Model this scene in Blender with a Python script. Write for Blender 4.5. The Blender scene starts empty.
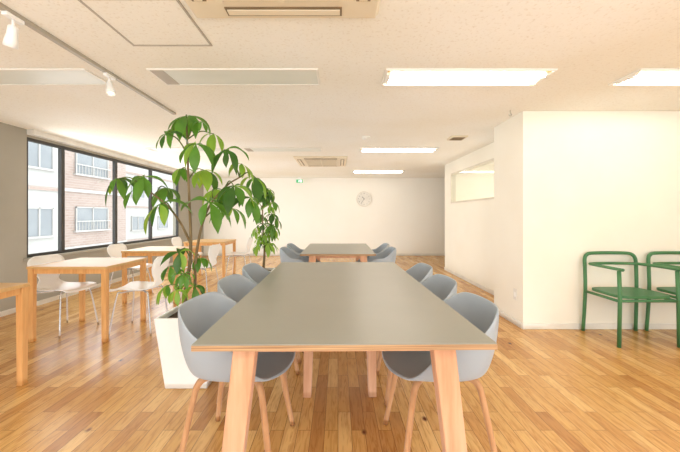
import bpy, bmesh, math, random
from mathutils import Vector, Matrix
random.seed(7)
S=bpy.context.scene
COL=S.collection
S.view_settings.view_transform='Standard'
S.view_settings.look='None'
S.view_settings.exposure=0.0

def lin(c):
    r=[]
    for v in c:
        v=v/255.0
        r.append(v/12.92 if v<=0.04045 else ((v+0.055)/1.055)**2.4)
    return (r[0],r[1],r[2],1.0)

# ---------------- materials ----------------
def newmat(name):
    m=bpy.data.materials.new(name); m.use_nodes=True
    nt=m.node_tree; b=nt.nodes['Principled BSDF']
    return m,nt,b
def noisy(name,c1,c2=None,rough=0.5,scale=8,stretch=(1,1,1),bump=0.0,bscale=60,metal=0.0,spec=0.5,detail=4,coat=0.0):
    m,nt,b=newmat(name)
    c2=c2 or tuple(v*0.93 for v in c1)
    tc=nt.nodes.new('ShaderNodeTexCoord'); mp=nt.nodes.new('ShaderNodeMapping')
    mp.inputs['Scale'].default_value=stretch
    nz=nt.nodes.new('ShaderNodeTexNoise'); nz.inputs['Scale'].default_value=scale; nz.inputs['Detail'].default_value=detail
    rp=nt.nodes.new('ShaderNodeValToRGB')
    rp.color_ramp.elements[0].position=0.3; rp.color_ramp.elements[1].position=0.7
    rp.color_ramp.elements[0].color=lin(c2); rp.color_ramp.elements[1].color=lin(c1)
    L=nt.links.new
    L(tc.outputs['Object'],mp.inputs['Vector']); L(mp.outputs[0],nz.inputs['Vector'])
    L(nz.outputs['Fac'],rp.inputs[0]); L(rp.outputs[0],b.inputs['Base Color'])
    b.inputs['Roughness'].default_value=rough; b.inputs['Metallic'].default_value=metal
    b.inputs['Specular IOR Level'].default_value=spec
    b.inputs['Coat Weight'].default_value=coat
    if bump>0:
        n2=nt.nodes.new('ShaderNodeTexNoise'); n2.inputs['Scale'].default_value=bscale; n2.inputs['Detail'].default_value=3
        bp=nt.nodes.new('ShaderNodeBump'); bp.inputs['Strength'].default_value=bump; bp.inputs['Distance'].default_value=0.01
        L(tc.outputs['Object'],n2.inputs['Vector']); L(n2.outputs['Fac'],bp.inputs['Height']); L(bp.outputs[0],b.inputs['Normal'])
    return m
def leafmat(name,c1,c2):
    m=noisy(name,c1,c2,0.33,9); nt=m.node_tree; b=nt.nodes['Principled BSDF']; o=nt.nodes['Material Output']
    tr=nt.nodes.new('ShaderNodeBsdfTranslucent'); tr.inputs['Color'].default_value=lin((min(255,c1[0]*1.5),min(255,c1[1]*1.35),c1[2]*1.1))
    mx=nt.nodes.new('ShaderNodeMixShader'); mx.inputs[0].default_value=0.33
    nt.links.new(b.outputs[0],mx.inputs[1]); nt.links.new(tr.outputs[0],mx.inputs[2]); nt.links.new(mx.outputs[0],o.inputs[0])
    return m
def emis(name,c,st):
    m,nt,b=newmat(name)
    b.inputs['Base Color'].default_value=lin(c); b.inputs['Emission Color'].default_value=lin(c)
    b.inputs['Emission Strength'].default_value=st
    return m
def glassmat(name):
    m=bpy.data.materials.new(name); m.use_nodes=True; nt=m.node_tree; nt.nodes.clear()
    o=nt.nodes.new('ShaderNodeOutputMaterial'); t=nt.nodes.new('ShaderNodeBsdfTransparent'); g=nt.nodes.new('ShaderNodeBsdfGlossy')
    g.inputs['Roughness'].default_value=0.02; t.inputs['Color'].default_value=(0.97,0.99,0.99,1)
    mx=nt.nodes.new('ShaderNodeMixShader'); lw=nt.nodes.new('ShaderNodeLayerWeight'); lw.inputs['Blend'].default_value=0.15
    mt=nt.nodes.new('ShaderNodeMath'); mt.operation='MULTIPLY'; mt.inputs[1].default_value=0.25
    nt.links.new(lw.outputs['Facing'],mt.inputs[0]); nt.links.new(mt.outputs[0],mx.inputs[0])
    nt.links.new(t.outputs[0],mx.inputs[1]); nt.links.new(g.outputs[0],mx.inputs[2]); nt.links.new(mx.outputs[0],o.inputs[0])
    return m

M_wall=noisy('wall_paint',(253,250,242),(252,248,239),0.9,2,bump=0.05,bscale=120,spec=0.2)
M_warm=noisy('warm_wall_paint',(247,243,231),(244,239,226),0.9,2,bump=0.05,bscale=120,spec=0.2)
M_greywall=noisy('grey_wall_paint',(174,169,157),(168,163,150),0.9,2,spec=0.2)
M_trim=noisy('white_trim',(242,239,231),None,0.6,4)
M_wframe=noisy('pale_window_frame',(226,219,202),None,0.5,4)
M_ceil_panel=noisy('ceiling_fitting_white',(244,242,234),(240,238,230),0.6,4)
M_off=noisy('unlit_diffuser',(226,230,222),(220,225,216),0.45,3)
M_brownmetal=noisy('grey_fitting',(182,174,158),None,0.5,6)
M_rim=noisy('pale_rim',(234,229,216),None,0.5,6)
M_ac=noisy('air_conditioner_plastic',(232,221,196),(226,213,186),0.5,3)
M_acdark=noisy('air_conditioner_slot',(144,122,90),(116,98,70),0.6,5)
M_refl=emis('glowing_reflector',(170,136,84),0.9)  # emission added so the reflector glows warm, standing in for reflected tube light
M_tube=emis('fluorescent_tube',(255,251,240),21.0)
M_top=noisy('grey_linoleum',(149,149,140),(144,144,135),0.34,3,bump=0.02,bscale=200)
M_ply=noisy('plywood_edge',(216,178,134),(132,94,62),0.6,3,(0.6,0.6,90))
M_oak=noisy('leg_oak',(222,176,142),(202,150,114),0.5,14,(3,3,0.25),spec=0.4)
M_chairwood=noisy('chair_leg_oak',(204,156,112),(180,130,86),0.45,14,(3,3,0.3))
M_shell=noisy('grey_blue_shell_plastic',(166,177,187),(162,173,183),0.45,3)
M_pine=noisy('orange_pine',(226,172,108),(206,148,84),0.5,10,(6,6,0.4))
M_pinetop=noisy('pale_pine_top',(216,176,118),(202,158,100),0.42,8,(0.5,6,6))
M_white=noisy('white_plastic',(250,250,248),(247,247,245),0.35,3)
M_chrome=noisy('chrome',(210,210,210),(190,190,190),0.2,3,metal=1.0)
M_green=noisy('green_lacquer',(74,130,84),(64,118,74),0.42,3)
M_pot=noisy('white_glazed_planter',(240,240,238),(236,236,233),0.3,3)
M_soil=noisy('soil',(86,62,42),(52,38,26),0.95,40,bump=0.6)
M_bark=noisy('bark',(140,120,86),(102,84,56),0.8,18,(1,1,0.3),bump=0.4)
M_leaf=leafmat('glossy_leaf',(86,138,48),(60,108,36))
M_leaf2=leafmat('bright_leaf',(132,174,66),(92,144,50))
M_leaf3=leafmat('dark_leaf',(62,108,42),(44,82,32))
M_frame=noisy('dark_bronze_frame',(66,64,61),(56,54,52),0.5,5)
M_glass=glassmat('window_glass')
M_black=noisy('black_plastic',(100,98,94),None,0.5,4)
M_exit=emis('exit_green',(20,150,90),0.8)
M_exitw=emis('exit_white',(245,255,248),1.0)
M_conc=noisy('pale_concrete',(196,193,189),(190,187,183),0.9,2)
M_greyfac=noisy('grey_facade',(192,191,187),(186,185,181),0.9,1)
M_outglass=noisy('facade_window_glass',(146,150,153),(132,137,141),0.3,1)

def ceilmat():
    m,nt,b=newmat('ceiling_board'); L=nt.links.new
    tc=nt.nodes.new('ShaderNodeTexCoord')
    n=nt.nodes.new('ShaderNodeTexNoise'); n.inputs['Scale'].default_value=55; n.inputs['Detail'].default_value=5
    n2=nt.nodes.new('ShaderNodeTexNoise'); n2.inputs['Scale'].default_value=0.7
    rp=nt.nodes.new('ShaderNodeValToRGB'); e=rp.color_ramp.elements
    e[0].position=0.30; e[0].color=lin((237,233,223)); e[1].position=0.44; e[1].color=lin((249,248,242))
    r2=nt.nodes.new('ShaderNodeValToRGB'); e=r2.color_ramp.elements
    e[0].position=0.35; e[0].color=lin((249,246,239)); e[1].position=0.65; e[1].color=(1,1,1,1)
    mx=nt.nodes.new('ShaderNodeMix'); mx.data_type='RGBA'; mx.blend_type='MULTIPLY'; mx.inputs[0].default_value=1
    L(tc.outputs['Object'],n.inputs['Vector']); L(tc.outputs['Object'],n2.inputs['Vector'])
    L(n.outputs['Fac'],rp.inputs[0]); L(n2.outputs['Fac'],r2.inputs[0])
    L(rp.outputs[0],mx.inputs[6]); L(r2.outputs[0],mx.inputs[7]); L(mx.outputs[2],b.inputs['Base Color'])
    b.inputs['Roughness'].default_value=0.95; b.inputs['Specular IOR Level'].default_value=0.1
    bp=nt.nodes.new('ShaderNodeBump'); bp.inputs['Strength'].default_value=0.16; bp.inputs['Distance'].default_value=0.01
    L(n.outputs['Fac'],bp.inputs['Height']); L(bp.outputs[0],b.inputs['Normal'])
    return m
M_ceil=ceilmat()
def floormat():
    m,nt,b=newmat('plank_floor'); L=nt.links.new
    tc=nt.nodes.new('ShaderNodeTexCoord'); mp=nt.nodes.new('ShaderNodeMapping')
    mp.inputs['Rotation'].default_value=(0,0,math.radians(90))
    L(tc.outputs['Object'],mp.inputs['Vector'])
    br=nt.nodes.new('ShaderNodeTexBrick'); br.offset=0.37; br.offset_frequency=2
    br.inputs['Scale'].default_value=1.0; br.inputs['Brick Width'].default_value=0.46; br.inputs['Row Height'].default_value=0.075
    br.inputs['Mortar Size'].default_value=0.0015; br.inputs['Mortar Smooth'].default_value=0.1; br.inputs['Bias'].default_value=0.0
    br.inputs['Color1'].default_value=(0,0,0,1); br.inputs['Color2'].default_value=(1,1,1,1); br.inputs['Mortar'].default_value=(0.5,0.5,0.5,1)
    L(mp.outputs[0],br.inputs['Vector'])
    rp=nt.nodes.new('ShaderNodeValToRGB'); cr=rp.color_ramp
    cr.elements[0].position=0; cr.elements[0].color=lin((186,132,72)); cr.elements[1].position=1; cr.elements[1].color=lin((236,196,132))
    for p,c in ((0.22,(206,156,90)),(0.5,(222,176,108)),(0.75,(211,163,94))):
        el=cr.elements.new(p); el.color=lin(c)
    L(br.outputs['Color'],rp.inputs[0])
    m2=nt.nodes.new('ShaderNodeMapping'); m2.inputs['Scale'].default_value=(22,2.4,1)
    L(tc.outputs['Object'],m2.inputs['Vector'])
    ad=nt.nodes.new('ShaderNodeVectorMath'); ad.operation='ADD'
    sc=nt.nodes.new('ShaderNodeVectorMath'); sc.operation='SCALE'; sc.inputs['Scale'].default_value=37.0
    L(br.outputs['Color'],sc.inputs[0]); L(m2.outputs[0],ad.inputs[0]); L(sc.outputs[0],ad.inputs[1])
    nz=nt.nodes.new('ShaderNodeTexNoise'); nz.inputs['Scale'].default_value=2.6; nz.inputs['Detail'].default_value=6; nz.inputs['Distortion'].default_value=1.2
    L(ad.outputs[0],nz.inputs['Vector'])
    r2=nt.nodes.new('ShaderNodeValToRGB'); e=r2.color_ramp.elements
    e[0].position=0.32; e[0].color=lin((222,206,186)); e[1].position=0.56; e[1].color=(1,1,1,1)
    L(nz.outputs['Fac'],r2.inputs[0])
    mx=nt.nodes.new('ShaderNodeMix'); mx.data_type='RGBA'; mx.blend_type='MULTIPLY'; mx.inputs[0].default_value=1
    L(rp.outputs[0],mx.inputs[6]); L(r2.outputs[0],mx.inputs[7])
    vo=nt.nodes.new('ShaderNodeTexVoronoi'); vo.inputs['Scale'].default_value=1.0
    m3=nt.nodes.new('ShaderNodeMapping'); m3.inputs['Scale'].default_value=(5.2,3.2,1); L(tc.outputs['Object'],m3.inputs['Vector']); L(m3.outputs[0],vo.inputs['Vector'])
    r3=nt.nodes.new('ShaderNodeValToRGB'); e=r3.color_ramp.elements
    e[0].position=0.04; e[0].color=lin((120,72,38)); e[1].position=0.1; e[1].color=(1,1,1,1)
    L(vo.outputs['Distance'],r3.inputs[0])
    mk=nt.nodes.new('ShaderNodeMix'); mk.data_type='RGBA'; mk.blend_type='MULTIPLY'; mk.inputs[0].default_value=1
    L(mx.outputs[2],mk.inputs[6]); L(r3.outputs[0],mk.inputs[7])
    mm=nt.nodes.new('ShaderNodeMix'); mm.data_type='RGBA'; mm.inputs[7].default_value=lin((134,88,46))
    L(br.outputs['Fac'],mm.inputs[0]); L(mk.outputs[2],mm.inputs[6]); L(mm.outputs[2],b.inputs['Base Color'])
    b.inputs['Roughness'].default_value=0.26
    return m
M_floor=floormat()
def brickmat():
    m,nt,b=newmat('pink_brick'); L=nt.links.new
    tc=nt.nodes.new('ShaderNodeTexCoord')
    sp=nt.nodes.new('ShaderNodeSeparateXYZ'); cb=nt.nodes.new('ShaderNodeCombineXYZ')
    L(tc.outputs['Object'],sp.inputs[0]); L(sp.outputs['Y'],cb.inputs['X']); L(sp.outputs['Z'],cb.inputs['Y'])
    br=nt.nodes.new('ShaderNodeTexBrick'); br.inputs['Scale'].default_value=1
    br.inputs['Brick Width'].default_value=0.3; br.inputs['Row Height'].default_value=0.12; br.inputs['Mortar Size'].default_value=0.012
    br.inputs['Color1'].default_value=lin((176,156,146)); br.inputs['Color2'].default_value=lin((166,145,135)); br.inputs['Mortar'].default_value=lin((180,168,160))
    L(cb.outputs[0],br.inputs['Vector']); L(br.outputs['Color'],b.inputs['Base Color']); b.inputs['Roughness'].default_value=0.9
    return m
M_brick=brickmat()

# ---------------- mesh helpers ----------------
def mkobj(name,bm,mat,parent=None,smooth=False,bevel=0,seg=2):
    bmesh.ops.recalc_face_normals(bm,faces=bm.faces)
    me=bpy.data.meshes.new(name); bm.to_mesh(me); bm.free()
    mats=mat if isinstance(mat,(list,tuple)) else [mat]
    for x in mats: me.materials.append(x)
    if smooth:
        for p in me.polygons: p.use_smooth=True
    o=bpy.data.objects.new(name,me); COL.objects.link(o)
    if parent: o.parent=parent
    if bevel:
        md=o.modifiers.new('bevel','BEVEL'); md.width=bevel; md.segments=seg; md.limit_method='ANGLE'
    return o
def box(bm,x0,x1,y0,y1,z0,z1,mi=0):
    vs=[bm.verts.new(p) for p in ((x0,y0,z0),(x1,y0,z0),(x1,y1,z0),(x0,y1,z0),(x0,y0,z1),(x1,y0,z1),(x1,y1,z1),(x0,y1,z1))]
    for f in ((0,3,2,1),(4,5,6,7),(0,1,5,4),(1,2,6,5),(2,3,7,6),(3,0,4,7)):
        fc=bm.faces.new([vs[i] for i in f]); fc.material_index=mi
def boxes(name,lst,mat,parent=None,bevel=0):
    bm=bmesh.new()
    for b in lst: box(bm,*b)
    return mkobj(name,bm,mat,parent,bevel=bevel)
def prism(bm,b,t,z0,z1):
    vs=[]
    for (cx,cy,hx,hy),z in ((b,z0),(t,z1)):
        for sx,sy in ((-1,-1),(1,-1),(1,1),(-1,1)): vs.append(bm.verts.new((cx+sx*hx,cy+sy*hy,z)))
    for f in ((0,3,2,1),(4,5,6,7),(0,1,5,4),(1,2,6,5),(2,3,7,6),(3,0,4,7)): bm.faces.new([vs[i] for i in f])
def catmull(pts,n=6):
    P=[Vector(p) for p in pts]; out=[]
    Q=[P[0]*2-P[1]]+P+[P[-1]*2-P[-2]]
    for i in range(1,len(Q)-2):
        for k in range(n):
            t=k/n; a,b,c,d=Q[i-1],Q[i],Q[i+1],Q[i+2]
            out.append(0.5*((2*b)+(c-a)*t+(2*a-5*b+4*c-d)*t*t+(3*b-a-3*c+d)*t**3))
    out.append(P[-1]); return out
def tube(bm,pts,r,segs=10,flat=1.0,mi=0,closed=False):
    n=len(pts); rs=r if isinstance(r,(list,tuple)) else [r]*n
    if len(rs)!=n: rs=[rs[0]+(rs[-1]-rs[0])*i/(n-1) for i in range(n)]
    rings=[]; up=None
    for i in range(n):
        a=pts[i-1] if i>0 else (pts[-1] if closed else pts[0]); c=pts[(i+1)%n] if (i<n-1 or closed) else pts[-1]
        t=(Vector(c)-Vector(a)).normalized()
        if up is None:
            up=Vector((0,0,1)) if abs(t.z)<0.9 else Vector((1,0,0))
        up=(up-t*up.dot(t)).normalized(); s=t.cross(up)
        rings.append([bm.verts.new(Vector(pts[i])+(s*math.cos(2*math.pi*k/segs)+up*math.sin(2*math.pi*k/segs)*flat)*rs[i]) for k in range(segs)])
    m=n if closed else n-1
    for i in range(m):
        A=rings[i];B=rings[(i+1)%n]
        for k in range(segs):
            f=bm.faces.new((A[k],A[(k+1)%segs],B[(k+1)%segs],B[k])); f.material_index=mi
    if not closed:
        for rg in (rings[0][::-1],rings[-1]):
            f=bm.faces.new(rg); f.material_index=mi
def lathe(bm,prof,segs=32,cx=0,cy=0,cz=0):
    rings=[]
    for r,z in prof:
        rings.append([bm.verts.new((cx+r*math.cos(2*math.pi*k/segs),cy+r*math.sin(2*math.pi*k/segs),cz+z)) for k in range(segs)])
    for i in range(len(rings)-1):
        for k in range(segs):
            bm.faces.new((rings[i][k],rings[i][(k+1)%segs],rings[i+1][(k+1)%segs],rings[i+1][k]))
    bm.faces.new(rings[0][::-1]); bm.faces.new(rings[-1])
def empty(name,loc,rot=0,label='',cat='',group=None):
    e=bpy.data.objects.new(name,None); e.empty_display_size=0.1; COL.objects.link(e)
    e.location=loc; e.rotation_euler=(0,0,rot); e['label']=label; e['category']=cat
    if group: e['group']=group
    return e
def tag(o,label,cat,group=None):
    o['label']=label; o['category']=cat
    if group: o['group']=group
    return o
def struct(o): o['kind']='structure'; return o
def dup(root,loc,rot,label=None):
    r=root.copy(); COL.objects.link(r); r.location=loc; r.rotation_euler=(0,0,rot)
    if label: r['label']=label
    for c in list(root.children):
        k=c.copy(); COL.objects.link(k); k.parent=r
        for g in list(c.children):
            gg=g.copy(); COL.objects.link(gg); gg.parent=k
    return r

# ---------------- camera ----------------
H=1.2
cam=bpy.data.cameras.new('camera'); co=bpy.data.objects.new('camera',cam); COL.objects.link(co)
cam.sensor_width=36; cam.lens=330*36/680; cam.shift_x=2/680; cam.shift_y=-11/680; cam.clip_start=0.02
co.location=(0,0,H); co.rotation_euler=(math.pi/2,0,0); S.camera=co

# ---------------- room ----------------
CZ=2.295; XL=-3.98; XR=5.2; YB=9.77; YF=-2.6
struct(boxes('floor',[(XL-0.15,XR+0.15,YF,YB+0.15,-0.1,0)],M_floor))
struct(boxes('ceiling',[(XL-0.15,XR+0.15,YF,YB+0.15,CZ,CZ+0.1)],M_ceil))
struct(boxes('wall_back',[(XL-0.15,XR+0.15,YB,YB+0.15,0,CZ)],M_wall))
WY0,WY1,WZ0,WZ1=4.22,8.25,0.65,2.2
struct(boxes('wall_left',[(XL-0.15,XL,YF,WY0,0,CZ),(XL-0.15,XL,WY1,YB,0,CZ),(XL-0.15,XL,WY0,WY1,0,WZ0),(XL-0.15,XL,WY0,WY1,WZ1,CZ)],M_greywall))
struct(boxes('wall_right',[(XR,XR+0.15,YF,YB,0,CZ)],M_warm))
PY=3.474
struct(boxes('wall_partition',[(1.948,XR,PY,PY+0.12,0,CZ),(1.948,2.34,PY+0.12,4.12,0,CZ)],M_warm))
IY0,IY1,IZ0,IZ1=4.75,6.80,1.44,2.05
struct(boxes('wall_inner',[(2.34,2.40,PY+0.12,IY0,0,CZ),(2.34,2.40,IY1,7.23,0,CZ),(2.34,2.40,IY0,IY1,0,IZ0),(2.34,2.40,IY0,IY1,IZ1,CZ),(2.40,XR,7.13,7.23,0,CZ)],M_warm))
bm=bmesh.new(); t=0.028
for b in ((2.322,2.415,IY0,IY1,IZ0,IZ0+t),(2.322,2.415,IY0,IY1,IZ1-t,IZ1),(2.322,2.415,IY0,IY0+t,IZ0+t,IZ1-t),(2.322,2.415,IY1-t,IY1,IZ0+t,IZ1-t)): box(bm,*b)
w=struct(mkobj('window_1',bm,M_wframe))
g=boxes('pane',[(2.328,2.334,IY0+t,IY1-t,IZ0+t,IZ1-t)],M_glass,w)
mull=[WY0,4.79,5.94,7.06,WY1]
for i in range(4):
    a,b_=mull[i],mull[i+1]; fw=0.03
    bm=bmesh.new()
    box(bm,XL-0.06,XL-0.01,a,b_,WZ0,WZ0+0.04); box(bm,XL-0.06,XL-0.01,a,b_,WZ1-0.04,WZ1)
    box(bm,XL-0.06,XL-0.01,a,a+fw,WZ0+0.04,WZ1-0.04); box(bm,XL-0.06,XL-0.01,b_-fw,b_,WZ0+0.04,WZ1-0.04)
    w=struct(mkobj('window_%d'%(i+2),bm,M_frame))
    boxes('pane',[(XL-0.04,XL-0.032,a+fw,b_-fw,WZ0+0.04,WZ1-0.04)],M_glass,w)
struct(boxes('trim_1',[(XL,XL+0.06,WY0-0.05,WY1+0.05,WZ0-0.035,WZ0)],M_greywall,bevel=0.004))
struct(boxes('trim_2',[(XL,XL+0.09,WY0,WY1,WZ1+0.03,CZ)],M_trim))
struct(boxes('baseboard_partition',[(1.94,XR,PY-0.012,PY,0,0.06)],M_trim,bevel=0.003))
struct(boxes('baseboard_pillar',[(1.936,1.948,PY,4.12,0,0.06)],M_trim))
struct(boxes('baseboard_inner',[(2.328,2.34,4.12,7.23,0,0.06)],M_trim))
struct(boxes('baseboard_back',[(XL,XR,YB-0.012,YB,0,0.06)],M_trim))
struct(boxes('baseboard_left',[(XL,XL+0.012,YF,YB-0.012,0,0.06)],M_trim))

# ---------------- ceiling lights ----------------
def fixture(x0,y0,lit,label):
    W,D=1.28,0.30
    e=empty('ceiling_light',(x0+W/2,y0+D/2,CZ),0,label,'ceiling light','lit fluorescent ceiling panels' if lit else 'unlit fluorescent ceiling panels')
    w,d=W/2,D/2; f=0.014; hh=0.016 if lit else 0.012
    bm=bmesh.new()
    box(bm,-w,w,-d,-d+f,-hh,0); box(bm,-w,w,d-f,d,-hh,0); box(bm,-w,-w+f,-d+f,d-f,-hh,0); box(bm,w-f,w,-d+f,d-f,-hh,0)
    mkobj('housing',bm,M_ceil_panel,e,bevel=0.002)
    if lit:
        boxes('reflector',[(-w+f,w-f,-d+f,d-f,-0.003,0)],M_refl,e)
        for yy in (-0.06,0.06):
            bm=bmesh.new(); tube(bm,[Vector((-w+f+0.03,yy,-0.017)),Vector((w-f-0.03,yy,-0.017))],0.0135,12); mkobj('fluorescent_tube',bm,M_tube,e,True)
        for sx in (-1,1): boxes('lamp_holder',[(sx*(w-f-0.015)-0.015,sx*(w-f-0.015)+0.015,-0.085,0.085,-0.024,-0.003)],M_ceil_panel,e)
    else:
        boxes('diffuser',[(-w+f+0.1,w-f,-d+f,d-f,-0.008,0)],M_off,e)
        boxes('end_plate',[(-w+f,-w+f+0.1,-d+f,d-f,-0.010,0)],M_brownmetal,e)
    return e
LL='long recessed fluorescent ceiling fitting, switched on'; LU='long flat fluorescent ceiling fitting, switched off'
for y in (-3.0+0.7,-0.35,2.46,5.35,8.1):
    fixture(0.36,y,True,LL)
    if y<8: fixture(-1.43 if y<5 else -1.55,y,y<0,LL if y<0 else LU)
    if y<8: fixture(-3.17,y,y<0,LL if y<0 else LU)
    if y<3: fixture(2.26,y,True,LL)
fixture(2.7,5.35,True,LL); fixture(2.7,4.3,True,LL)

bm=bmesh.new()
hx0,hx1,hy0,hy1=-1.32,-0.81,1.66,2.13; f=0.012
for b in ((hx0,hx1,hy0,hy0+f,CZ-0.006,CZ),(hx0,hx1,hy1-f,hy1,CZ-0.006,CZ),(hx0,hx0+f,hy0+f,hy1-f,CZ-0.006,CZ),(hx1-f,hx1,hy0+f,hy1-f,CZ-0.006,CZ)): box(bm,*b)
hatch=tag(mkobj('ceiling_hatch',bm,M_brownmetal),'square ceiling access hatch with thin metal rim','ceiling hatch')
boxes('panel',[(hx0+f,hx1-f,hy0+f,hy1-f,CZ-0.002,CZ)],M_ceil,hatch)

def ac(cx,cy,w,d,label):
    e=empty('air_conditioner',(cx,cy,CZ),0,label,'air conditioner','ceiling cassette air conditioners')
    hw,hd=w/2,d/2
    bm=bmesh.new(); prism(bm,(0,0,hw-0.02,hd-0.02),(0,0,hw,hd),-0.035,0); mkobj('panel',bm,M_ac,e,bevel=0.006)
    gx,gy=hw-0.2,hd-0.17
    bm=bmesh.new(); box(bm,-gx,gx,-gy,gy,-0.039,-0.033,1)
    n=14
    for i in range(n):
        y=-gy+2*gy*(i+0.5)/n; box(bm,-gx,gx,y-gy/n*0.45,y+gy/n*0.45,-0.046,-0.039,0)
    for x in (-gx,0,gx): box(bm,x-0.012,x+0.012,-gy,gy,-0.048,-0.039,0)
    mkobj('intake_grille',bm,[M_ac,M_acdark],e)
    for (a,b_,c,dd) in ((-gx,gx,-hd+0.05,-hd+0.12),(-gx,gx,hd-0.12,hd-0.05),(-hw+0.06,-hw+0.13,-gy,gy),(hw-0.13,hw-0.06,-gy,gy)):
        bm=bmesh.new(); box(bm,a,b_,c,dd,-0.040,-0.034,1)
        if b_-a>dd-c: box(bm,a+0.01,b_-0.01,(c+dd)/2-0.02,(c+dd)/2+0.02,-0.046,-0.040,0)
        else: box(bm,(a+b_)/2-0.02,(a+b_)/2+0.02,c+0.01,dd-0.01,-0.046,-0.040,0)
        mkobj('louver',bm,[M_ac,M_acdark],e)
ac(-0.28,1.34,1.0,0.92,'square beige ceiling cassette air conditioner beside access hatch')
ac(-0.33,6.68,1.02,1.1,'square beige ceiling cassette air conditioner between light panels')
bm=bmesh.new(); lathe(bm,[(0.06,0),(0.06,-0.015),(0.035,-0.04),(0.01,-0.043)],24); o=mkobj('smoke_detector',bm,M_ceil_panel,smooth=False); o.location=(0.39,4.63,CZ); tag(o,'small round white ceiling smoke detector','smoke detector')
bm=bmesh.new(); box(bm,-0.11,0.11,-0.11,0.11,-0.02,0)
for i in range(5): box(bm,-0.085,0.085,-0.08+i*0.036,-0.064+i*0.036,-0.026,-0.02,1)
o=mkobj('air_vent',bm,[M_ac,M_acdark]); o.location=(1.68,4.65,CZ); tag(o,'small square ceiling air vent with slats','air vent')
bm=bmesh.new(); tube(bm,catmull([(0,0,0),(0,0,-0.03),(0.015,0,-0.045),(0,0,-0.06),(-0.015,0,-0.045)]),0.005,8); o=mkobj('ceiling_hook',bm,M_brownmetal,smooth=True); o.location=(1.80,3.45,CZ); tag(o,'small metal hook hanging from ceiling beside the pillar','hook')

RX=-1.752
rail=tag(boxes('lighting_track',[(RX-0.017,RX+0.017,0.4,3.54,CZ-0.022,CZ)],M_brownmetal,bevel=0.002),'long thin ceiling lighting track holding white spotlights','lighting track')
M_bulb=emis('spot_bulb',(255,240,210),1.5)
def spot(y,ax,ay):
    e=empty('spotlight',(RX,y,CZ-0.022),0,'small white cylindrical spotlight clipped to ceiling track','spotlight','track spotlights')
    boxes('adapter',[(-0.016,0.016,-0.05,0.05,-0.02,0)],M_white,e,0.003)
    bm=bmesh.new(); tube(bm,[Vector((0,0,-0.02)),Vector((0,0,-0.065))],0.007,10); mkobj('stem',bm,M_white,e,True)
    R=Matrix.Rotation(ax,4,'X')@Matrix.Rotation(ay,4,'Y')
    bm=bmesh.new(); lathe(bm,[(0.012,0.01),(0.022,0.0),(0.024,-0.04),(0.029,-0.07),(0.032,-0.105),(0.027,-0.105),(0.024,-0.085)],24)
    h=mkobj('lamp_head',bm,M_white,e,True); h.matrix_local=Matrix.Translation((0,0,-0.06))@R
    bm=bmesh.new(); lathe(bm,[(0.022,-0.095),(0.017,-0.101),(0.005,-0.104)],20)
    b=mkobj('bulb',bm,M_bulb,e,True); b.matrix_local=Matrix.Translation((0,0,-0.06))@R
spot(1.78,0.2,0.35); spot(2.53,-0.3,-0.3)

# ---------------- clock, exit sign ----------------
def textmesh(body,size,cx,cz,bm,y,mi=0):
    cu=bpy.data.curves.new('t','FONT'); cu.body=body; cu.size=size; cu.align_x='CENTER'; cu.align_y='CENTER'; cu.extrude=0.001
    to=bpy.data.objects.new('t',cu); COL.objects.link(to)
    dg=bpy.context.evaluated_depsgraph_get(); me=bpy.data.meshes.new_from_object(to.evaluated_get(dg))
    me.transform(Matrix.Translation((cx,y,cz))@Matrix.Rotation(math.pi/2,4,'X'))
    n=len(bm.faces); bm.from_mesh(me); bm.faces.ensure_lookup_table()
    for f in bm.faces[n:]: f.material_index=mi
    bpy.data.objects.remove(to); bpy.data.meshes.remove(me)
ck=empty('wall_clock',(0.77,YB,1.674),0,'round white wall clock with pale rim and dark numerals','clock')
bm=bmesh.new(); prof=[(0.215,0.0),(0.226,0.008),(0.226,0.028),(0.22,0.034),(0.213,0.028)]
lathe(bm,prof,48); o=mkobj('rim',bm,M_rim,ck,True); o.rotation_euler=(math.pi/2,0,0)
bm=bmesh.new(); lathe(bm,[(0.213,0.02),(0.213,0.03)],48); o=mkobj('dial',bm,M_trim,ck); o.rotation_euler=(math.pi/2,0,0)
for h in range(1,13):
    a=h*math.pi/6; bm=bmesh.new(); textmesh(str(h),0.045,0.165*math.sin(a),0.165*math.cos(a),bm,-0.032); mkobj('numeral',bm,M_black,ck)
for nm,a,l,w in (('hour_hand',math.radians(318),0.09,0.006),('minute_hand',math.radians(215),0.15,0.004)):
    bm=bmesh.new(); box(bm,-w,w,-0.038,-0.034,-0.02,l); o=mkobj(nm,bm,M_black,ck); o.rotation_euler=(0,a,0)
ex=empty('exit_sign',(-1.12,9.6,2.14),0,'small green emergency exit sign with running figure hung from ceiling','exit sign')
ex.scale=(0.82,0.82,0.82)
boxes('sign_box',[(-0.11,0.11,-0.02,0.02,0,0.11)],M_exit,ex,0.004)
boxes('hanger',[(-0.06,0.06,-0.015,0.015,0.11,(CZ-2.14)/0.82)],M_white,ex)
bm=bmesh.new()
box(bm,0.01,0.085,-0.023,-0.0205,0.015,0.095); mkobj('doorway_symbol',bm,M_exitw,ex)
bm=bmesh.new()
tube(bm,[Vector((-0.012,-0.023,0.085)),Vector((-0.012,-0.021,0.085))],0.010,12)
for p,q in (((-0.015,0.07),(-0.03,0.045)),((-0.03,0.045),(-0.012,0.032)),((-0.012,0.032),(-0.02,0.014)),((-0.03,0.045),(-0.055,0.03)),((-0.018,0.068),(0.004,0.055)),((-0.018,0.068),(-0.05,0.062))):
    tube(bm,[Vector((p[0],-0.0225,p[1])),Vector((q[0],-0.0225,q[1]))],0.005,6)
mkobj('running_figure',bm,M_exitw,ex)
o=empty('wall_outlet',(1.948,3.62,0.27),0,'small white electrical outlet plate low on pillar','electrical outlet')
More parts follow.
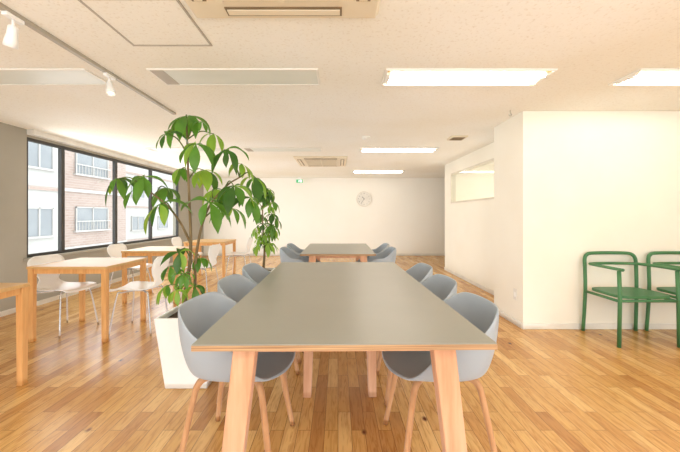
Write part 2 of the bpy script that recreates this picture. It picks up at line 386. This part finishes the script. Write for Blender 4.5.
boxes('plate',[(-0.008,0,-0.035,0.035,0,0.12)],M_trim,o,0.003); boxes('socket',[(-0.011,-0.007,-0.018,0.018,0.035,0.085)],M_white,o,0.002)

# ---------------- big grey tables ----------------
def bigtable(cx,y0,y1,w,rot,label,mid=True):
    L=y1-y0; e=empty('meeting_table',(cx,(y0+y1)/2,0),rot,label,'table','grey meeting tables')
    hw,hl=w/2,L/2
    boxes('tabletop',[(-hw,hw,-hl,hl,0.704,0.724)],M_ply,e,0.001)
    boxes('tabletop_surface',[(-hw+0.001,hw-0.001,-hl+0.001,hl-0.001,0.724,0.7285)],M_top,e,0.001)
    boxes('underframe',[(-0.36,0.36,-hl+0.08,-hl+0.12,0.668,0.704),(-0.36,0.36,hl-0.12,hl-0.08,0.668,0.704),(-0.22,-0.18,-hl+0.12,hl-0.12,0.672,0.704),(0.18,0.22,-hl+0.12,hl-0.12,0.672,0.704)],M_oak,e,0.003)
    s=w/1.12
    for sx in (-1,1):
        for sy in (-1,1):
            bm=bmesh.new(); prism(bm,(sx*0.455*s,sy*(hl-0.05),0.040,0.028),(sx*0.378*s,sy*(hl-0.075),0.043,0.034),0,0.704); mkobj('leg',bm,M_oak,e,bevel=0.006)
        if mid:
            bm=bmesh.new(); prism(bm,(sx*0.215,-0.06,0.026,0.026),(sx*0.2,-0.06,0.034,0.034),0,0.68); mkobj('leg',bm,M_oak,e,bevel=0.004)
bigtable(0.012,1.205,3.3,1.12,math.radians(0.8),'long grey-topped meeting table with plywood edge and splayed oak legs')
bigtable(0.0,4.0,5.45,0.92,0,'grey-topped table with oak legs behind the long meeting table',False)

# ---------------- tub chairs ----------------
def sm(a,b,x):
    t=max(0,min(1,(x-a)/(b-a))); return t*t*(3-2*t)
def tubchair():
    e=empty('tub_chair',(0,0,0),0,'grey-blue plastic tub armchair with bent oak legs at meeting table','chair','grey tub chairs at the meeting tables')
    bm=bmesh.new(); N=56; R=16; c=bm.verts.new((0,0,0.444)); rings=[]
    for j in range(1,R+1):
        s=j/R; ring=[]
        for i in range(N):
            ph=2*math.pi*i/N; a=abs((ph+math.pi)%(2*math.pi)-math.pi)
            cphi=math.cos(ph); sphi=math.sin(ph)
            ax=0.268
            p=2.6; k=(abs(cphi)**p+abs(sphi)**p)**(-1/p)
            d=math.degrees(a)
            Hh=0.765-0.115*sm(34,78,d)-0.185*sm(92,136,d)-0.012*sm(136,180,d)
            if s<=0.5: r=0.79*(s/0.5); z=0.444+0.008*(s/0.5)**2
            else:
                u=(s-0.5)/0.5; r=0.79+0.21*math.sin(u*math.pi/2); z=0.452+(Hh-0.452)*u**1.35
            ring.append(bm.verts.new((-cphi*k*ax*r,sphi*k*0.272*r,z)))
        rings.append(ring)
    for i in range(N): bm.faces.new((c,rings[0][i],rings[0][(i+1)%N]))
    for j in range(R-1):
        for i in range(N): bm.faces.new((rings[j][i],rings[j][(i+1)%N],rings[j+1][(i+1)%N],rings[j+1][i]))
    o=mkobj('seat_shell',bm,M_shell,e,True)
    md=o.modifiers.new('s','SOLIDIFY'); md.thickness=0.012; md.offset=0
    md=o.modifiers.new('ss','SUBSURF'); md.levels=1; md.render_levels=1
    boxes('seat_mount',[(-0.09,0.09,-0.09,0.09,0.416,0.440)],M_chairwood,e,0.006)
    for sx in (-1,1):
        for sy in (-1,1):
            pts=catmull([(sx*0.03,sy*0.05,0.418),(sx*0.11,sy*0.11,0.418),(sx*0.15,sy*0.143,0.396),(sx*0.172,sy*0.16,0.31),(sx*0.222,sy*0.203,0.006)],6)
            bm=bmesh.new(); tube(bm,pts,[0.0185,0.0135],12); mkobj('leg',bm,M_chairwood,e,True)
    return e
tc=tubchair()
pos=[(-0.50,1.70,-0.10),(-0.53,2.285,-0.03),(-0.54,2.87,0.02),(0.505,1.70,math.pi+0.06),(0.52,2.285,math.pi+0.03),(0.53,2.87,math.pi),
     (-0.50,4.43,0.0),(-0.50,5.01,0.0),(0.50,4.43,math.pi),(0.50,5.01,math.pi)]
tc.location=(pos[0][0],pos[0][1],0); tc.rotation_euler=(0,0,pos[0][2])
for p in pos[1:]:
    dup(tc,(p[0],p[1],0),p[2],None if p[1]<3.5 else 'grey-blue plastic tub armchair with oak legs at the far table')

# ---------------- small wooden tables ----------------
def pinetable():
    e=empty('wooden_table',(0,0,0),0,'square pale pine cafe table with orange-toned legs near windows','table','small pine tables')
    hw,hd=0.375,0.335
    boxes('tabletop',[(-hw,hw,-hd,hd,0.69,0.715)],M_pinetop,e,0.003)
    boxes('apron',[(-hw+0.06,hw-0.06,-hd+0.015,-hd+0.033,0.645,0.69),(-hw+0.06,hw-0.06,hd-0.033,hd-0.015,0.645,0.69),(-hw+0.015,-hw+0.033,-hd+0.06,hd-0.06,0.645,0.69),(hw-0.033,hw-0.015,-hd+0.06,hd-0.06,0.645,0.69)],M_pine,e,0.002)
    for sx in (-1,1):
        for sy in (-1,1):
            x=sx*(hw-0.03); y=sy*(hd-0.03); bm=bmesh.new(); prism(bm,(x,y,0.021,0.021),(x,y,0.024,0.024),0,0.69); mkobj('leg',bm,M_pine,e,bevel=0.003)
    return e
pt=pinetable(); pt.location=(-2.58,2.03,0)
dup(pt,(-2.55,3.43,0),0); dup(pt,(-2.55,4.78,0),0); dup(pt,(-2.42,6.3,0),0)

# ---------------- white chairs ----------------
def whitechair():
    e=empty('white_chair',(0,0,0),0,'white moulded shell side chair with thin chrome legs by pine table','chair','white shell chairs')
    prof=[(0.22,0.425,0.17),(0.20,0.445,0.185),(0.12,0.45,0.195),(0.0,0.442,0.195),(-0.1,0.44,0.18),(-0.155,0.452,0.15),(-0.185,0.49,0.11),(-0.2,0.54,0.10),(-0.215,0.60,0.14),(-0.23,0.66,0.18),(-0.245,0.71,0.185),(-0.252,0.75,0.165),(-0.256,0.775,0.12)]
    bm=bmesh.new(); rows=[]; n=10
    pp=catmull([(a,b,c) for a,b,c in prof],3)
    for i,(x,z,w) in enumerate(pp):
        row=[]
        for k in range(n+1):
            v=-1+2*k/n; back=sm(0.46,0.6,z)
            row.append(bm.verts.new((x+back*0.035*v*v,w*v,z+(1-back)*0.018*v*v)))
        rows.append(row)
    for i in range(len(rows)-1):
        for k in range(n): bm.faces.new((rows[i][k],rows[i][k+1],rows[i+1][k+1],rows[i+1][k]))
    o=mkobj('seat_shell',bm,M_white,e,True); md=o.modifiers.new('s','SOLIDIFY'); md.thickness=0.009; md.offset=0
    boxes('seat_mount',[(-0.07,0.07,-0.06,0.06,0.415,0.436)],M_chrome,e,0.004)
    for sx in (-1,1):
        for sy in (-1,1):
            bm=bmesh.new(); tube(bm,catmull([(sx*0.03,sy*0.03,0.42),(sx*0.12,sy*0.13,0.418),(sx*0.15,sy*0.16,0.39),(sx*0.2,sy*0.21,0.005)],5),0.0075,8); mkobj('leg',bm,M_chrome,e,True)
    return e
wc=whitechair(); wc.location=(-2.85,3.43,0); wc.rotation_euler=(0,0,math.radians(-10))
dup(wc,(-2.06,3.45,0),math.radians(184)); dup(wc,(-3.0,4.78,0),math.radians(-5)); dup(wc,(-2.0,4.82,0),math.radians(176))
dup(wc,(-2.87,6.3,0),math.radians(0)); dup(wc,(-1.9,6.35,0),math.radians(180))

# ---------------- green armchairs ----------------
def greenchair():
    e=empty('green_armchair',(0,0,0),0,'green wooden armchair with slim rounded rails against cream wall','chair','green armchairs against the wall')
    hw,hd=0.265,0.21
    bm=bmesh.new(); N=40; loop=[]
    for zz in (0.435,0.46):
        ring=[]
        for i in range(N):
            a=2*math.pi*i/N; c,s=math.cos(a),math.sin(a); p=5
            k=(abs(c)**p+abs(s)**p)**(-1/p); ring.append(bm.verts.new((c*k*(hw-0.012),s*k*(hd-0.005),zz)))
        loop.append(ring)
    bm.faces.new(loop[0][::-1]); bm.faces.new(loop[1])
    for i in range(N): bm.faces.new((loop[0][i],loop[0][(i+1)%N],loop[1][(i+1)%N],loop[1][i]))
    mkobj('seat',bm,M_green,e,bevel=0.004)
    for sx in (-1,1):
        bm=bmesh.new(); tube(bm,[Vector((sx*hw*1.03,-hd,0)),Vector((sx*hw,-hd+0.0,0.45)),Vector((sx*hw,-hd+0.01,0.69))],0.0165,12); mkobj('leg',bm,M_green,e,True)
        bm=bmesh.new(); tube(bm,catmull([(sx*hw*1.03,hd+0.02,0),(sx*hw,hd-0.0,0.4),(sx*hw,hd+0.005,0.69)],5),0.0165,12); mkobj('leg',bm,M_green,e,True)
        bm=bmesh.new(); tube(bm,[Vector((sx*hw,-hd,0.415)),Vector((sx*hw,hd,0.415))],0.013,10); mkobj('side_rail',bm,M_green,e,True)
    pts=catmull([(-hw,hd+0.005,0.67),(-hw+0.003,hd+0.012,0.745),(-hw+0.025,hd+0.018,0.785),(-hw+0.08,hd+0.026,0.803),(0,hd+0.036,0.806),(hw-0.08,hd+0.026,0.803),(hw-0.025,hd+0.018,0.785),(hw-0.003,hd+0.012,0.745),(hw,hd+0.005,0.67)],7)
    bm=bmesh.new(); tube(bm,pts,0.017,12); mkobj('backrest',bm,M_green,e,True)
    pts=catmull([(-hw,-hd-0.03,0.705),(-hw-0.005,-0.05,0.705),(-hw+0.015,hd-0.06,0.702),(-hw+0.09,hd+0.0,0.70),(0,hd+0.015,0.70),(hw-0.09,hd+0.0,0.70),(hw-0.015,hd-0.06,0.702),(hw+0.005,-0.05,0.705),(hw,-hd-0.03,0.705)],7)
    bm=bmesh.new(); tube(bm,pts,0.018,12,0.8); mkobj('armrest',bm,M_green,e,True)
    bm=bmesh.new(); tube(bm,[Vector((-hw,-hd,0.42)),Vector((hw,-hd,0.42))],0.013,10); mkobj('front_rail',bm,M_green,e,True)
    return e
gc=greenchair(); gc.location=(2.82,3.20,0)
dup(gc,(3.48,3.20,0),0)

# ---------------- plants ----------------
M_stem=noisy('green_stem',(110,128,60),(84,100,44),0.6,9)
def pot(e,b,t,h):
    bm=bmesh.new()
    def ring(hw,z): return [bm.verts.new((sx*hw,sy*hw,z)) for sx,sy in ((-1,-1),(1,-1),(1,1),(-1,1))]
    R=[ring(b,0),ring(t,h),ring(t-0.025,h),ring(t-0.03,h-0.08)]
    for i in range(3):
        for k in range(4): bm.faces.new((R[i][k],R[i][(k+1)%4],R[i+1][(k+1)%4],R[i+1][k]))
    bm.faces.new(R[0][::-1]); bm.faces.new(R[3])
    mkobj('planter',bm,M_pot,e,bevel=0.008,seg=3)
    boxes('soil',[(-t+0.032,t-0.032,-t+0.032,t-0.032,h-0.078,h-0.03)],M_soil,e)
def leaflet(bm,base,dr,up,L,W,droop,mi):
    dr=dr.normalized(); side=dr.cross(up).normalized(); n=8; rows=[]
    pos=Vector(base); d=dr.copy()
    prof=[0.05,0.24,0.54,0.84,1.0,0.97,0.76,0.40,0.02]
    for i in range(n+1):
        w=W*0.5*prof[i]; nn=side.cross(d).normalized()
        rows.append((bm.verts.new(pos-side*w+nn*w*0.3),bm.verts.new(pos),bm.verts.new(pos+side*w+nn*w*0.3)))
        d=(d+Vector((0,0,-droop/n))).normalized(); pos=pos+d*(L/n)
    for i in range(n):
        for k in (0,1):
            f=bm.faces.new((rows[i][k],rows[i][k+1],rows[i+1][k+1],rows[i+1][k])); f.material_index=mi; f.smooth=True
def cluster(bm,p,axis,L,rnd,nl=None):
    axis=axis.normalized(); nl=nl or rnd.choice((5,5,6,6,7))
    u=axis.orthogonal().normalized(); v=axis.cross(u); off=rnd.random()*6.28; base=rnd.choice((0,0,1,1,2))
    Lc=L*rnd.uniform(0.75,1.15)
    for k in range(nl):
        a=off+2*math.pi*k/nl+rnd.uniform(-.25,.25)
        mi=base if rnd.random()<0.6 else rnd.choice((0,1,2))
        d=(u*math.cos(a)+v*math.sin(a))*0.95+axis*rnd.uniform(-.1,.3)
        l=Lc*(0.66+0.5*rnd.random()); leaflet(bm,p,d,axis,l,l*0.34,1.4+2.2*rnd.random(),mi)
def plant(name,loc,label,trunks,tips,potdim,L,seed):
    rnd=random.Random(seed)
    e=empty(name,loc,0,label,'potted plant'); pot(e,*potdim)
    bm=bmesh.new(); allp=[]
    for pts,r0,r1 in trunks:
        c=catmull(pts,6); tube(bm,c,[r0,r1],10); allp+=c
    mkobj('trunk',bm,M_bark,e,True)
    bs=bmesh.new(); bl=bmesh.new()
    for tt in tips:
        tx,ty,tz=tt[:3]; ls=tt[3] if len(tt)>3 else 1.0
        T=Vector((tx,ty,tz)); 
        cand=[q for q in allp if q.z<T.z+0.02] or allp
        q=min(cand,key=lambda q:(q-T).length+abs((T.z-0.12)-q.z)*0.5)
        mid=(q+T)/2+Vector((0,0,0.04)); tube(bs,catmull([q,mid,T],5),[0.006,0.003],6)
        out=T-q; out.z=0; ax=Vector((out.x*0.8,out.y*0.8,0.0)); ax=(ax.normalized()*0.45 if ax.length>0.01 else ax)+Vector((rnd.uniform(-.3,.3),rnd.uniform(-.8,-.1),1))
        cluster(bl,T,ax,L*ls,rnd)
    o=mkobj('foliage',bl,[M_leaf,M_leaf2,M_leaf3],e)
    s=mkobj('stems',bs,M_stem,o,True); s['kind']='stuff'
    return e
PX,PYY=-1.05,2.42
def tp(px,py,dy,s=1.0):
    Y=PYY+dy; return ((px-338)/330*Y-PX,dy,1.2-(py-215)/330*Y,s)
tips=[tp(186,116,0),tp(166,134,-.15),tp(214,134,.15),tp(196,144,-.2),tp(182,168,.2),tp(226,150,-.1),tp(204,170,.25),tp(144,177,-.1),tp(116,179,-.05),
 tp(242,164,.05),tp(256,178,.15),tp(234,186,-.15),tp(213,190,.1),tp(166,188,.2),tp(250,198,-.1),tp(209,202,-.2),tp(160,204,-.2),tp(230,208,.2),tp(134,190,.15,.8),
 tp(202,122,-.05,.85),tp(180,252,-.12,.85),tp(170,266,.1,.85),tp(200,258,.05,.8),tp(184,274,-.15,.8),tp(176,290,-.2,.8),tp(194,286,-.1,.7),tp(166,286,-.05,.7)]
tr=[([(-.06,0,.47),(-.07,0,.62),(-.04,.01,.85),(-.03,0,1.05),(-.04,0,1.3),(-.05,0,1.55),(-.06,0,1.86)],0.015,0.006),
    ([(-.04,.03,.47),(-.01,.02,.65),(.01,.0,.9),(.06,.0,1.15),(.13,.0,1.3),(.24,.0,1.42),(.32,.03,1.48)],0.012,0.005),
    ([(-.035,.0,1.0),(-.11,.0,1.15),(-.2,-.03,1.28),(-.35,-.04,1.4)],0.009,0.005)]
plant('potted_money_tree',(PX,PYY,0),'tall money tree with large palmate leaves in white square planter',tr,tips,(0.145,0.195,0.50),0.21,21)
P2=(-1.10,4.85)
rnd=random.Random(5); tips2=[]
for i in range(32):
    a=rnd.random()*6.28; z=0.75+0.86*rnd.random(); r=0.06+0.12*rnd.random(); tips2.append((r*math.cos(a),r*math.sin(a),z))
plant('potted_money_tree',(P2[0],P2[1],0),'smaller leafy money tree in white planter near far table',[([(0,0,.36),(.02,0,.7),(-.01,0,1.1),(0,0,1.5)],0.02,0.006)],tips2,(0.12,0.16,0.40),0.18,9)

# ---------------- outside ----------------
def building(loc,label,mat,y0,y1,wys,rail,ww=0.85,zoff=0.0):
    bd=empty('apartment_building',loc,0,label,'building','buildings outside the windows')
    boxes('facade',[(-6,0,y0,y1,0,16)],mat,bd)
    for fz in range(4):
        z=2.6+zoff+fz*2.75
        for yy in wys:
            bm=bmesh.new(); box(bm,-0.02,0.04,yy-ww,yy+ww,z,z+1.15,0)
            for q in (-ww,-0.03,ww-0.05): box(bm,0.04,0.08,yy+q,yy+q+0.05,z,z+1.15,1)
            box(bm,0.04,0.08,yy-ww,yy+ww,z+1.10,z+1.15,1); box(bm,0.0,0.14,yy-ww-0.1,yy+ww+0.1,z-0.08,z,1)
            if rail:
                box(bm,0.12,0.15,yy-ww-0.1,yy+ww+0.1,z+0.42,z+0.47,1)
                for q in range(13): box(bm,0.125,0.145,yy-ww-0.1+q*(2*ww+0.18)/12,yy-ww-0.08+q*(2*ww+0.18)/12,z,z+0.42,1)
            mkobj('window',bm,[M_outglass,M_conc],bd)
        boxes('floor_band',[(0,0.08,y0,y1,z-0.9,z-0.75)],M_conc if mat is M_brick else M_brick,bd)
building((-12.0,12,-5),'pale grey apartment building beside the brick building',M_greyfac,-3.0,2.2,(-0.9,1.2),False,0.65)
building((-12.6,17,-5),'muted pinkish brown brick apartment building with balconies',M_brick,-2.6,2.6,(-0.1,),True,1.1,0.1)
building((-17.0,29,-5),'pale grey building further down the street',M_greyfac,-3.2,9.0,(-1.0,3.0,6.8),False,0.9,-0.4)
tag(boxes('street_ground',[(-60,XL-0.3,-20,60,-5.1,-5)],M_conc),'pale grey pavement outside below the windows','pavement')

# ---------------- light ----------------
w=bpy.data.worlds.new('world'); S.world=w; w.use_nodes=True
bg=w.node_tree.nodes['Background']; bg.inputs[0].default_value=(0.94,0.97,1.0,1); bg.inputs[1].default_value=2.9
def area(name,loc,rot,sx,sy,en,col):
    l=bpy.data.lights.new(name,'AREA'); l.shape='RECTANGLE'; l.size=sx; l.size_y=sy; l.energy=en; l.color=col
    o=bpy.data.objects.new(name,l); COL.objects.link(o); o.location=loc; o.rotation_euler=rot; return o
NC=(0.91,0.96,1.0)
area('bounce_fill',(0.5,-0.9,1.1),(math.pi,0,0),6.5,2.4,74,NC)  # added upward fill behind the camera to brighten the ceiling, no real fixture
area('bounce_fill',(-0.8,5.1,0.03),(math.pi,0,0),6.0,9.0,88,NC)  # unseen fill just above the floor, stands in for light bounced off it
area('bounce_fill',(3.8,5.3,0.5),(math.pi,0,0),2.0,3.0,34,(1,0.98,0.94))  # added fill in the inner room, brightens the view through its window
area('daylight_fill',(XL+0.15,6.2,1.45),(0,-math.pi/2,0),1.4,3.9,50,(0.93,0.97,1.0))  # added fill just inside the windows, boosts the incoming daylight
